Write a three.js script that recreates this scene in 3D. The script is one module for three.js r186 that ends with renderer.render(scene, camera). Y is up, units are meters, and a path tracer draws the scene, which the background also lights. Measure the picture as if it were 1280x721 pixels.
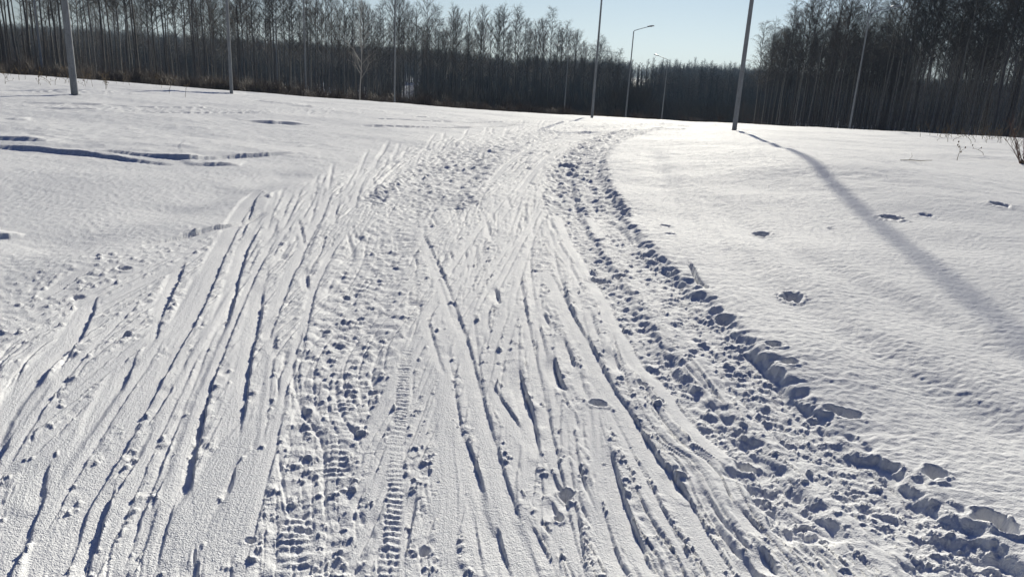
import * as THREE from 'three';
import { createNoise2D } from 'simplex-noise';
import { mergeGeometries } from 'three/addons/utils/BufferGeometryUtils.js';

// ------------------------------------------------------------------ camera, sky, sun, exposure
const rad = Math.PI / 180, EYE = 1.6;
const scene = new THREE.Scene();
const camera = new THREE.PerspectiveCamera(43.1, 1024 / 576, 0.1, 4000);
camera.position.set(0, EYE, 0);
camera.rotation.order = 'YXZ';
camera.rotation.set(-16.2 * rad, 0, 3.24 * rad);
camera.updateMatrixWorld(true);
const renderer = new THREE.WebGLRenderer({ antialias: true });
renderer.toneMapping = THREE.LinearToneMapping;
renderer.toneMappingExposure = 1.15;
renderer.shadowMap.enabled = true;

const SUN_AZ = 11.2 * rad, SUN_EL = 20 * rad;              // sun ahead, a little to the right
const sunDir = new THREE.Vector3(Math.sin(SUN_AZ) * Math.cos(SUN_EL), Math.sin(SUN_EL), -Math.cos(SUN_AZ) * Math.cos(SUN_EL));
const sun = new THREE.DirectionalLight(new THREE.Color(1, 0.945, 0.80), 5.0);
sun.position.copy(sunDir).multiplyScalar(200);
sun.castShadow = true;
sun.shadow.radius = 1.5;
sun.shadow.mapSize.set(4096, 4096);
Object.assign(sun.shadow.camera, { left: -80, right: 80, top: 80, bottom: -80, near: 1, far: 500 });
scene.add(sun, sun.target);

{ // clear winter sky: blue above, pale towards the horizon, brighter on the sun's side
  const W = 512, H = 256, data = new Float32Array(W * H * 4), d = new THREE.Vector3();
  for (let j = 0; j < H; j++) for (let i = 0; i < W; i++) {
    const el = ((j + 0.5) / H - 0.5) * Math.PI, az = ((i + 0.5) / W - 0.5) * 2 * Math.PI;
    d.set(Math.cos(az) * Math.cos(el), Math.sin(el), Math.sin(az) * Math.cos(el));
    const c = d.dot(sunDir), up = Math.max(0, d.y), near = Math.exp(-(1 - c) * 2.6), mie = Math.exp(-(1 - c) * 9);
    const t = Math.exp(-up * 9), hz = Math.exp(-up * 26), m = Math.exp(-up * 4.5);
    const side = 0.16 + 0.84 * near;
    const zen = [0.40, 0.62, 0.78].map((b, q) => b * m + [0.035, 0.085, 0.33][q] * (1 - m)), hor = [0.80, 0.90, 0.88], glow = [0.22, 0.16, 0.04];
    const k = (j * W + i) * 4;
    for (let q = 0; q < 3; q++) data[k + q] = (zen[q] * (1 - t) + hor[q] * t) * side + glow[q] * hz * near + [0.16, 0.17, 0.16][q] * mie * 0.6;
    data[k + 3] = 1;
  }
  const sky = new THREE.DataTexture(data, W, H, THREE.RGBAFormat, THREE.FloatType);
  sky.mapping = THREE.EquirectangularReflectionMapping;
  sky.magFilter = sky.minFilter = THREE.LinearFilter; sky.needsUpdate = true;
  scene.background = sky; scene.environment = sky;
}

// ------------------------------------------------------------------ helpers
function rng(seed) { let a = seed >>> 0; return () => { a = (a + 0x6d2b79f5) | 0; let t = Math.imul(a ^ (a >>> 15), 1 | a); t = (t + Math.imul(t ^ (t >>> 7), 61 | t)) ^ t; return ((t ^ (t >>> 14)) >>> 0) / 4294967296; }; }
const n1 = createNoise2D(rng(11)), n2 = createNoise2D(rng(23)), n3 = createNoise2D(rng(37));
const clamp = (x, a = 0, b = 1) => (x < a ? a : x > b ? b : x);
const sst = (a, b, x) => { const t = clamp((x - a) / (b - a)); return t * t * (3 - 2 * t); };
const hash = (i, j, k) => { let h = Math.imul(i, 374761393) ^ Math.imul(j, 668265263) ^ Math.imul(k, 1442695041); h = Math.imul(h ^ (h >>> 13), 1274126177); h ^= h >>> 16; return (h >>> 0) / 4294967296; };
const used = new Map();
const numbered = (n) => { const k = used.get(n) || 0; used.set(n, k + 1); return k ? n + '_' + String(k).padStart(3, '0') : n; };
function tag(o, label, category, group, kind) {
  if (label) o.userData.label = label;
  if (category) o.userData.category = category;
  if (group) o.userData.group = group;
  if (kind) o.userData.kind = kind;
  return o;
}
function mesh(name, geo, mat, parent = scene) {
  const m = new THREE.Mesh(geo, mat); m.name = parent === scene ? numbered(name) : name;
  m.castShadow = m.receiveShadow = true; parent.add(m); return m;
}
function thing(name, x, y, z, turn = 0) { const g = new THREE.Group(); g.name = numbered(name); g.position.set(x, y, z); g.rotation.y = turn; scene.add(g); return g; }

// ------------------------------------------------------------------ the land: large shapes (x to the right, d ahead)
const sx = (x) => { const s = Math.sqrt(x * x + 1) - 1; return x < 0 ? s * 0.019 : s * 0.006; };
function macro(x, z) {
  const d = -z;
  let y = sx(clamp(x, -60, 60));
  const q = Math.max(0, d - 20);
  if (d < 50) y -= 0.0008 * q * q;
  else { const e = Math.min(d, 110) - 50; y -= 0.72 + 0.048 * e + 0.0005 * e * e; if (d > 110) y -= 0.9 * (1 - Math.exp(-(d - 110) / 8)); }
  if (d > 210) y += 8.4 * sst(210, 480, d) + 3.5 * sst(480, 760, d) + 0.9 * n1(x / 160, z / 160) * sst(210, 320, d);
  if (d < -2) y -= 0.01 * Math.min(40, -2 - d);
  // the bank right of the trail
  const bx = (x - 5.8) / 3.1, bd = (d - 13.5) / (d < 13.5 ? 5 : 12);
  y += 0.38 * Math.exp(-bx * bx - bd * bd);
  return y;
}
// where the ray through a picture point (1280 x 721) meets the land
const FPX = 360.5 / Math.tan(21.55 * rad), ray = new THREE.Vector3();
function dirOf(px, py) { return ray.set((px - 640) / FPX, -(py - 360.5) / FPX, -1).applyQuaternion(camera.quaternion).clone(); }
function at(px, py) {
  const r = dirOf(px, py); let t0 = 1, t = 1.2;
  for (; t < 120; t *= 1.01) { if (EYE + r.y * t <= macro(r.x * t, r.z * t)) break; t0 = t; }
  let a = t0, b = t;
  for (let i = 0; i < 30; i++) { const m = (a + b) / 2; if (EYE + r.y * m <= macro(r.x * m, r.z * m)) b = m; else a = m; }
  return [r.x * b, r.z * b];
}
const away = (px, py, d) => { const r = dirOf(px, py), t = -d / r.z; return [r.x * t, -d, EYE + r.y * t]; };   // x, z and height at depth d
function curve(flat) {                                       // picture points, nearest first -> world polyline
  const p = [];
  for (let i = 0; i < flat.length; i += 2) { const w = at(flat[i], flat[i + 1]); p.push(new THREE.Vector3(w[0], 0, w[1])); }
  if (p.length === 2) p.splice(1, 0, p[0].clone().lerp(p[1], 0.5));
  const c = new THREE.CatmullRomCurve3(p, false, 'centripetal'), n = Math.min(160, Math.max(6, Math.ceil(c.getLength() / 0.09)));
  return c.getSpacedPoints(n);
}

// ------------------------------------------------------------------ marks in the snow
const CELL = 0.2, cells = new Map(), marks = [], segs = [];
const cellKey = (i, j) => (i + 2048) * 4096 + (j + 2048);
function addMark(m, pts, reach) {
  m.id = marks.length; marks.push(m);
  let s = 0;
  for (let i = 0; i + 1 < pts.length; i++) {
    const a = pts[i], b = pts[i + 1], len = Math.hypot(b.x - a.x, b.z - a.z);
    const k = segs.length; segs.push([a.x, a.z, b.x, b.z, s, len, m]); s += len;
    const x0 = Math.floor((Math.min(a.x, b.x) - reach) / CELL), x1 = Math.floor((Math.max(a.x, b.x) + reach) / CELL);
    const z0 = Math.floor((Math.min(a.z, b.z) - reach) / CELL), z1 = Math.floor((Math.max(a.z, b.z) + reach) / CELL);
    for (let X = x0; X <= x1; X++) for (let Z = z0; Z <= z1; Z++) { const key = cellKey(X, Z); let c = cells.get(key); if (!c) cells.set(key, c = []); c.push(k); }
  }
  m.len = s;
}
// a ski mark, given by its right wall; w wide, deep at that wall
const groove = (w, deep, flat, o = {}) => addMark({ kind: 0, w, deep, rim: 0.3, a: 0.35, b: 1.0, ...o }, curve(flat), w + 0.14);
const zone = (hw, amount, flat, o = {}) => addMark({ kind: 1, hw, amount, low: 0, ...o }, curve(flat), hw);
const tread = (w, step, deep, flat) => addMark({ kind: 2, w, step, deep }, curve(flat), w + 0.06);
const pits = [];
const pit = (px, py, rx, rz, deep, turn = 0) => { const [x, z] = at(px, py); pits.push([x, z, rx, rz, deep, Math.cos(turn), Math.sin(turn), Math.max(rx, rz) * 2.2]); };

const SCARP = curve([1330, 790, 1272, 731, 1247, 707, 1203, 676, 1167, 640, 1120, 588, 1065, 562, 1007, 516, 954, 467, 911, 427, 893, 411, 867, 391, 833, 347, 800, 320, 782, 295, 755, 269, 741, 244, 735, 224, 738, 202, 746, 189, 764, 177, 789, 168, 811, 162]);
const EDGE_L = curve([-160, 560, -60, 440, 60, 390, 180, 345, 260, 305, 330, 262, 400, 228, 480, 196, 560, 173, 640, 161, 700, 154, 740, 151]);
function sideOf(line) { const p = line.map((v) => [-v.z, v.x]).sort((a, b) => a[0] - b[0]); return (d) => {
  if (d <= p[0][0]) return p[0][1] + (d - p[0][0]) * (p[1][1] - p[0][1]) / (p[1][0] - p[0][0]);
  const L = p.length - 1; if (d >= p[L][0]) return p[L][1] + (d - p[L][0]) * 0.5;
  let a = 0, b = L; while (b - a > 1) { const m = (a + b) >> 1; if (p[m][0] <= d) a = m; else b = m; }
  return p[a][1] + (p[b][1] - p[a][1]) * (d - p[a][0]) / (p[b][0] - p[a][0] + 1e-9); }; }
const xScarp = sideOf(SCARP), xLeft = sideOf(EDGE_L);

// churned bands
zone(0.30, 0.50, [385, 740, 400, 640, 412, 560, 425, 490, 440, 430, 455, 380, 475, 330, 500, 285, 530, 250, 560, 218, 600, 195, 650, 175, 720, 162, 800, 156], { low: 0.012 });
zone(0.62, 0.30, [410, 740, 425, 640, 440, 560, 450, 490, 460, 430, 475, 380, 495, 330, 520, 285, 545, 250, 580, 218, 620, 195, 670, 175]);
zone(0.17, 0.8, [1010, 650, 955, 590, 920, 556, 885, 522, 850, 488, 812, 445, 785, 405, 760, 360, 735, 315, 722, 284, 714, 258, 711, 230, 718, 208, 736, 192, 765, 177, 800, 165], { low: 0.035 });
zone(0.24, 0.72, [1225, 720, 1160, 668, 1100, 618, 1030, 560, 975, 510, 925, 462, 880, 415, 840, 370, 800, 330, 772, 292, 750, 262, 738, 235], { low: 0.012 });
zone(0.26, 0.28, [1140, 720, 1060, 650, 980, 560, 920, 500, 870, 440, 820, 390, 790, 350]);
zone(0.16, 0.45, [860, 660, 815, 600, 780, 540, 745, 480, 715, 420, 690, 370, 676, 320, 672, 280]);
zone(0.13, 0.45, [720, 680, 690, 610, 668, 560, 645, 480, 625, 400, 612, 340, 600, 300]);
zone(0.22, 0.35, [130, 720, 170, 620, 200, 540, 235, 460, 280, 370, 330, 310, 380, 265]);
zone(0.5, 0.32, [-40, 430, 60, 375, 140, 338, 230, 315, 300, 290]);
zone(0.35, 0.42, [20, 640, 60, 560, 110, 480, 160, 420, 230, 360]);
zone(0.20, 0.40, [545, 720, 545, 640, 540, 560, 545, 480, 560, 420]);
zone(0.9, 0.5, [-60, 130, 40, 133, 120, 137, 220, 139, 330, 141, 400, 139]);
zone(0.7, 0.45, [330, 127, 400, 136, 480, 140, 560, 146, 640, 150, 700, 151]);

// old marks, mostly trodden over
{ const r = rng(5);
  for (let i = 0; i < 130; i++) {
    const y = 400 + 330 * r(), x = 20 + 330 * r() - (y - 400) * 0.1, vx = 400 + 110 * (r() - 0.5), vy = 225, t = 0.14 + 0.42 * r();
    groove(0.028 + 0.06 * r() * r(), 0.012 + 0.026 * r() * r(), [x, y, x + (vx - x) * t, y + (vy - y) * t], { rim: 0.2 });
  }
  for (let i = 0; i < 150; i++) {
    const y = 215 + 515 * Math.pow(r(), 0.7), wide = 60 + (y - 200) * 0.75, x = 655 - (y - 200) * 0.06 + wide * (r() - 0.55), vx = 680 + 110 * (r() - 0.5), vy = 165, t = 0.12 + 0.36 * r();
    groove(0.022 + 0.045 * r() * r(), 0.011 + 0.024 * r() * r(), [x, y, x + (vx - x) * t, y + (vy - y) * t], { rim: 0.2 });
  }
  // skating strokes along the left edge, up to the bend
  const E = [255, 306, 300, 280, 345, 256, 390, 235, 440, 214, 490, 196, 540, 182, 590, 171, 640, 163, 690, 156];
  for (let i = 0; i < 120; i++) {
    const q = r() * 8.99, k = Math.floor(q) * 2, f = q - Math.floor(q), x = E[k] + (E[k + 2] - E[k]) * f, y = E[k + 1] + (E[k + 3] - E[k + 1]) * f, s = (y - 120) / 100;
    const x0 = x + 30 * s * r(), y0 = y + 40 * s * (0.0 + r()), L = (14 + 30 * r()) * s;
    groove(0.035 + 0.05 * s * r() * r(), 0.014 + 0.022 * r(), [x0, y0, x0 + L * (0.15 + 0.6 * r()), y0 - L], { rim: 0.25, a: 0.6, b: 1.4 });
  }
}
// marks read one by one
const W1 = 0.075;
groove(0.10, 0.030, [2, 740, 29, 692, 45, 650, 70, 590, 96, 535]);
groove(0.085, 0.035, [49, 645, 54, 615, 60, 590, 70, 560]);
groove(W1, 0.030, [77, 636, 84, 605, 98, 573, 109, 546, 122, 513]);
groove(0.12, 0.045, [-30, 650, 2, 575, 22, 538, 47, 493, 67, 462, 76, 452, 96, 432, 115, 395, 124, 366, 150, 350]);
groove(0.06, 0.025, [20, 562, 44, 518, 62, 488, 76, 466]);
groove(0.055, 0.025, [164, 518, 177, 486, 186, 462, 195, 431, 200, 404, 208, 384, 222, 366]);
groove(0.085, 0.045, [200, 404, 210, 380, 225, 345, 236, 315], { rim: 0.6 });
groove(0.08, 0.05, [222, 420, 236, 390, 252, 350, 262, 325], { rim: 0.6 });
groove(0.10, 0.055, [110, 600, 117, 577, 129, 553, 142, 520, 155, 489, 169, 453, 178, 425]);
groove(0.08, 0.050, [96, 730, 104, 714, 120, 685, 127, 656, 138, 631, 147, 593, 154, 579]);
groove(0.09, 0.028, [161, 719, 174, 680, 187, 643, 196, 618, 212, 587, 225, 550]);
groove(0.05, 0.028, [168, 720, 182, 680, 192, 650, 203, 612]);
groove(0.05, 0.025, [200, 575, 207, 545, 214, 520]);
groove(0.06, 0.020, [241, 433, 244, 409, 250, 385, 262, 355]);
groove(0.07, 0.028, [230, 530, 238, 509, 247, 478, 255, 453, 264, 427, 271, 409, 280, 378, 290, 350]);
groove(0.06, 0.03, [241, 560, 238, 525, 234, 493, 231, 464, 235, 440, 244, 415]);
groove(0.14, 0.032, [70, 750, 83, 720, 98, 675, 110, 638, 134, 600, 156, 567, 175, 529, 193, 500, 213, 462, 235, 422, 247, 400, 264, 362, 280, 322, 289, 302, 304, 272, 330, 238]);
groove(0.085, 0.035, [208, 716, 217, 680, 223, 656, 228, 634, 240, 596]);
groove(0.10, 0.050, [246, 672, 241, 640, 240, 598, 247, 560, 260, 502, 270, 470, 279, 438, 287, 400, 294, 370, 301, 340, 312, 305, 322, 280]);
groove(0.05, 0.035, [248, 735, 246, 705, 247, 695]);
groove(0.055, 0.018, [291, 438, 302, 422, 309, 404, 320, 380]);
groove(0.09, 0.036, [272, 690, 281, 652, 288, 610, 298, 565, 302, 537, 309, 493, 313, 460, 317, 436, 325, 400, 329, 366, 333, 340]);
groove(0.12, 0.010, [215, 735, 248, 670, 280, 610, 318, 548, 350, 500], { rim: 0.1 });
groove(0.12, 0.010, [280, 735, 305, 665, 335, 595, 362, 530], { rim: 0.1 });
groove(0.05, 0.012, [338, 600, 350, 560, 358, 545, 372, 500]);
groove(0.06, 0.02, [338, 432, 342, 413, 350, 395]);
groove(0.09, 0.028, [347, 406, 353, 382, 360, 364, 371, 335, 384, 309, 395, 287, 404, 270, 418, 234]);
groove(0.05, 0.016, [376, 450, 382, 425, 389, 391, 395, 366, 406, 340, 420, 313, 440, 285]);
groove(0.05, 0.03, [387, 368, 384, 350, 383, 332]);
groove(0.06, 0.03, [380, 312, 379, 295, 375, 280, 370, 266]);
groove(0.08, 0.03, [353, 274, 360, 256, 371, 237], { rim: 0.6 });
groove(0.08, 0.03, [418, 284, 422, 262, 428, 243], { rim: 0.6 });
groove(0.08, 0.03, [444, 262, 451, 236, 462, 212], { rim: 0.6 });
groove(0.07, 0.03, [470, 246, 468, 230, 466, 214], { rim: 0.6 });
groove(0.10, 0.065, [330, 264, 295, 278, 257, 286, 198, 302, 149, 314], { rim: 0.4 });
groove(0.30, 0.06, [650, 155.5, 600, 158, 520, 160, 440, 158], { rim: 0.4 });
groove(0.30, 0.06, [565, 152, 520, 150, 480, 148, 380, 147], { rim: 0.4 });
groove(0.25, 0.06, [385, 156, 350, 154.5, 290, 152], { rim: 0.4 });
groove(0.30, 0.07, [665, 152, 620, 151, 580, 149, 500, 145], { rim: 0.4 });
groove(0.25, 0.05, [700, 153, 660, 154, 600, 153, 540, 155], { rim: 0.4 });
groove(0.25, 0.05, [180, 116.5, 120, 116, 60, 114.5, 0, 114], { rim: 0.4 });
groove(0.25, 0.05, [320, 142, 220, 141, 120, 139, 20, 136], { rim: 0.4 });
groove(0.22, 0.05, [300, 137, 200, 135, 100, 132, 0, 129], { rim: 0.4 });
groove(0.1, 0.02, [60, 372, 120, 340, 190, 328], { rim: 0.4 });
groove(0.05, 0.026, [150, 735, 172, 660, 200, 590, 236, 500, 268, 420, 300, 350]);
groove(0.045, 0.022, [118, 730, 160, 640, 205, 540, 238, 470, 276, 395]);
groove(0.05, 0.024, [188, 735, 215, 640, 252, 520, 286, 430, 318, 350, 352, 285]);
groove(0.04, 0.022, [320, 660, 336, 590, 352, 520, 372, 440, 392, 380]);
groove(0.05, 0.022, [40, 700, 90, 610, 140, 530, 186, 460, 226, 390]);
groove(0.045, 0.020, [0, 610, 40, 540, 90, 470, 150, 405, 205, 350]);
groove(0.04, 0.020, [300, 735, 322, 650, 345, 560, 362, 480]);
// middle
groove(0.04, 0.022, [608, 735, 596, 660, 585, 590, 574, 520, 560, 440, 545, 380]);
groove(0.04, 0.020, [664, 720, 640, 640, 622, 570, 606, 500, 596, 430, 590, 370]);
groove(0.05, 0.024, [735, 730, 715, 650, 700, 580, 684, 510, 668, 440, 655, 380, 648, 320]);
groove(0.04, 0.022, [880, 730, 845, 660, 812, 600, 780, 540, 748, 480, 720, 425]);
groove(0.04, 0.020, [700, 520, 686, 460, 672, 400, 664, 340, 668, 280, 680, 230]);
groove(0.05, 0.020, [600, 430, 618, 380, 642, 330, 668, 280, 690, 240]);
groove(0.05, 0.020, [560, 350, 590, 305, 622, 262, 652, 225]);
groove(0.045, 0.020, [640, 400, 652, 350, 668, 300, 690, 250, 706, 215]);
groove(0.06, 0.010, [507, 735, 507, 670, 507, 616, 505, 560, 511, 520, 518, 460, 524, 430], { rim: 0.1 });
groove(0.04, 0.018, [514, 513, 516, 490, 518, 460, 522, 446]);
groove(0.075, 0.012, [571, 735, 572, 660, 571, 600, 566, 550, 566, 500, 564, 460, 560, 420, 553, 385], { rim: 0.15 });
groove(0.075, 0.040, [646, 735, 638, 714, 625, 667, 605, 611, 592, 571, 583, 550, 575, 531, 566, 500]);
groove(0.04, 0.020, [628, 664, 620, 630, 610, 595]);
groove(0.09, 0.026, [680, 735, 660, 672, 645, 630, 627, 575, 613, 529, 600, 484, 591, 451, 584, 428, 575, 404, 564, 373, 553, 344, 544, 324, 531, 298, 524, 284]);
groove(0.06, 0.018, [572, 425, 560, 385, 548, 350, 536, 322, 526, 300]);
groove(0.05, 0.020, [690, 705, 672, 665, 660, 645, 650, 632]);
groove(0.05, 0.022, [560, 480, 548, 450, 541, 425, 535, 405, 526, 385]);
groove(0.06, 0.030, [680, 578, 664, 553, 642, 520, 627, 500, 611, 475, 606, 465]);
groove(0.075, 0.055, [677, 575, 672, 545, 668, 522, 658, 495, 655, 486, 649, 462, 644, 440]);
groove(0.05, 0.020, [612, 430, 611, 400, 613, 385]);
groove(0.06, 0.050, [626, 388, 621, 370, 618, 358]);
groove(0.05, 0.040, [716, 640, 706, 618, 692, 590, 682, 574]);
groove(0.05, 0.035, [702, 650, 694, 630, 688, 615]);
groove(0.07, 0.060, [710, 492, 706, 487, 698, 470, 691, 442]);
groove(0.06, 0.035, [690, 418, 684, 405, 679, 395, 678, 385]);
groove(0.04, 0.018, [726, 540, 720, 520, 716, 505]);
groove(0.07, 0.032, [790, 735, 785, 714, 772, 687, 763, 656, 752, 620, 743, 596]);
groove(0.085, 0.050, [835, 740, 823, 718, 814, 703, 801, 669, 789, 640, 776, 600, 765, 564, 755, 530]);
groove(0.06, 0.035, [763, 504, 751, 480, 740, 464]);
groove(0.06, 0.030, [722, 470, 710, 440, 700, 415]);
groove(0.055, 0.020, [751, 433, 742, 406, 735, 384]);
groove(0.05, 0.022, [728, 422, 720, 405, 710, 385, 690, 350, 682, 335]);
groove(0.06, 0.045, [779, 470, 770, 450, 766, 437]);
groove(0.10, 0.030, [925, 730, 918, 714, 894, 672, 869, 627, 851, 601, 831, 577, 809, 544, 789, 513, 773, 493, 755, 464, 742, 440, 729, 420, 712, 390, 695, 355, 682, 330]);
groove(0.06, 0.045, [866, 626, 858, 611, 842, 587, 829, 571]);
groove(0.07, 0.045, [964, 735, 954, 718, 938, 696, 930, 680]);
groove(0.07, 0.035, [976, 718, 961, 692, 943, 674]);
groove(0.06, 0.030, [961, 667, 945, 649, 925, 625, 914, 612]);
groove(0.10, 0.045, [958, 600, 940, 578, 909, 557, 895, 544, 873, 529, 860, 513, 844, 491, 829, 475, 804, 455, 790, 430, 777, 413, 765, 388, 751, 365, 742, 351, 733, 331, 718, 307, 709, 284, 701, 261, 697, 232, 701, 215, 714, 198, 734, 182, 762, 169], { rim: 0.5 });
groove(0.12, 0.020, [760, 300, 745, 275, 733, 250, 728, 228, 731, 206, 742, 190, 760, 178], { rim: 0.4 });
groove(0.06, 0.03, [640, 263, 636, 250, 632, 240]);
groove(0.05, 0.035, [616, 305, 611, 285, 604, 264]);
groove(0.05, 0.03, [618, 278, 615, 262]);
groove(0.05, 0.03, [682, 254, 679, 246, 676, 238]);
groove(0.05, 0.03, [668, 300, 667, 288, 668, 276]);
groove(0.05, 0.02, [640, 240, 630, 225, 622, 204]);
groove(0.022, 0.022, [886, 372, 874, 362, 866, 345, 858, 333]);
zone(0.75, 0.85, [840, 155.5, 780, 157, 720, 161, 660, 171, 600, 190, 560, 214, 525, 252], { low: 0.05, far: 1.25 });
zone(0.30, 1.0, [850, 158.5, 810, 161, 775, 165, 745, 174, 722, 190, 708, 208, 703, 235, 710, 265], { low: 0.07, far: 1.9 });
zone(0.35, 0.8, [850, 162, 812, 164, 782, 170, 757, 181, 741, 196, 736, 215, 742, 240, 760, 268], { low: 0.05, far: 1.9 });
zone(0.9, 0.45, [690, 158, 640, 172, 600, 200, 590, 240]);
groove(0.12, 0.04, [700, 172, 660, 185, 630, 204, 605, 230], { rim: 0.4, a: 2, b: 1 });
groove(0.12, 0.04, [720, 178, 690, 190, 662, 215, 640, 245], { rim: 0.4, a: 2, b: 1 });
// old soft tracks on the right bank
groove(0.45, 0.045, [1300, 560, 1180, 500, 1090, 446, 985, 385, 905, 322, 850, 262, 822, 215, 812, 185], { rim: 0.1, soft: 1 });
groove(0.40, 0.035, [1300, 470, 1160, 400, 1010, 335, 930, 285, 870, 235], { rim: 0.1, soft: 1 });
groove(0.7, 0.07, [-60, 345, 60, 305, 150, 278, 240, 252, 320, 230, 395, 210], { rim: 0.1, soft: 1 });
// wheel and belt prints
tread(0.066, 0.036, 0.008, [482, 735, 491, 649, 494, 600, 494, 562, 500, 526, 504, 475, 508, 442, 514, 404, 517, 380, 515, 335, 522, 318, 535, 295]);
tread(0.11, 0.042, 0.009, [366, 735, 368, 700, 370, 660, 375, 640]);
tread(0.10, 0.045, 0.008, [415, 600, 425, 540, 432, 500]);
// holes and prints
pit(1168, 594, 0.05, 0.075, 0.07, 0.5); pit(1236, 652, 0.07, 0.06, 0.08); pit(1258, 664, 0.06, 0.06, 0.075); pit(1060, 520, 0.085, 0.05, 0.04, 0.2);
pit(1040, 514, 0.05, 0.04, 0.04); pit(966, 444, 0.06, 0.05, 0.05); pit(986, 464, 0.07, 0.05, 0.05); pit(906, 408, 0.085, 0.08, 0.06);
pit(1114, 273, 0.14, 0.16, 0.13); pit(952, 293.5, 0.10, 0.12, 0.09); pit(989, 379, 0.09, 0.12, 0.09, 0.3); pit(1250, 256, 0.13, 0.15, 0.11); pit(832, 287, 0.07, 0.08, 0.05); pit(838, 300, 0.08, 0.07, 0.04);
pit(1158, 268, 0.1, 0.1, 0.04); pit(1040, 288, 0.06, 0.08, 0.02); pit(709, 616, 0.032, 0.045, 0.055); pit(698, 645, 0.022, 0.03, 0.045); pit(804, 480, 0.04, 0.04, 0.045); pit(824, 499, 0.03, 0.04, 0.04); pit(776, 348, 0.06, 0.07, 0.06);
pit(932, 574, 0.05, 0.06, 0.06);
pit(748, 504, 0.045, 0.04, 0.04); pit(748, 352, 0.09, 0.08, 0.06); pit(312, 675, 0.03, 0.02, 0.02); pit(530, 688, 0.022, 0.035, 0.035); pit(96, 372, 0.06, 0.05, 0.03); pit(155, 338, 0.06, 0.05, 0.04);

pit(918, 163.5, 0.2, 0.2, 0.05); pit(93, 120.5, 0.22, 0.22, 0.05);
// wind-cut drifts on the left field: a soft back and a steep face towards the trail
const drifts = [];
function drift(flat, h, back, face) { const p = curve(flat); let x0 = 1e9, x1 = -1e9, z0 = 1e9, z1 = -1e9; for (const v of p) { x0 = Math.min(x0, v.x); x1 = Math.max(x1, v.x); z0 = Math.min(z0, v.z); z1 = Math.max(z1, v.z); } drifts.push({ p, h, back, face, x0: x0 - back, x1: x1 + back, z0: z0 - back, z1: z1 + back }); }
drift([-60, 183, 20, 186, 70, 190, 120, 196, 165, 203, 215, 209], 0.065, 2.6, 0.05);
drift([130, 193, 180, 199, 230, 203, 290, 199, 330, 197, 372, 194], 0.06, 2.6, 0.05);
drift([240, 210, 275, 209, 300, 210], 0.04, 1.0, 0.05);
drift([-60, 176, 0, 178, 60, 182], 0.05, 1.2, 0.06);
drift([-40, 298, 10, 297, 28, 293], 0.035, 0.8, 0.05);
drift([5, 149.5, 20, 150.5, 36, 151], 0.04, 2.0, 0.1);
drift([318, 126, 345, 130, 372, 132], 0.07, 3, 0.15);
drift([366, 134.5, 385, 135.5, 402, 136], 0.08, 3, 0.15);
drift([300, 153, 350, 155, 380, 156], 0.05, 2, 0.1);
drift([330, 249, 345, 250], 0.03, 0.5, 0.05);
drift([370, 184, 383, 185], 0.035, 0.8, 0.05);
drift([60, 115.5, 120, 117, 175, 118], 0.07, 3, 0.15);
drift([180, 114, 260, 116, 320, 118], 0.07, 3, 0.15);

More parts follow.
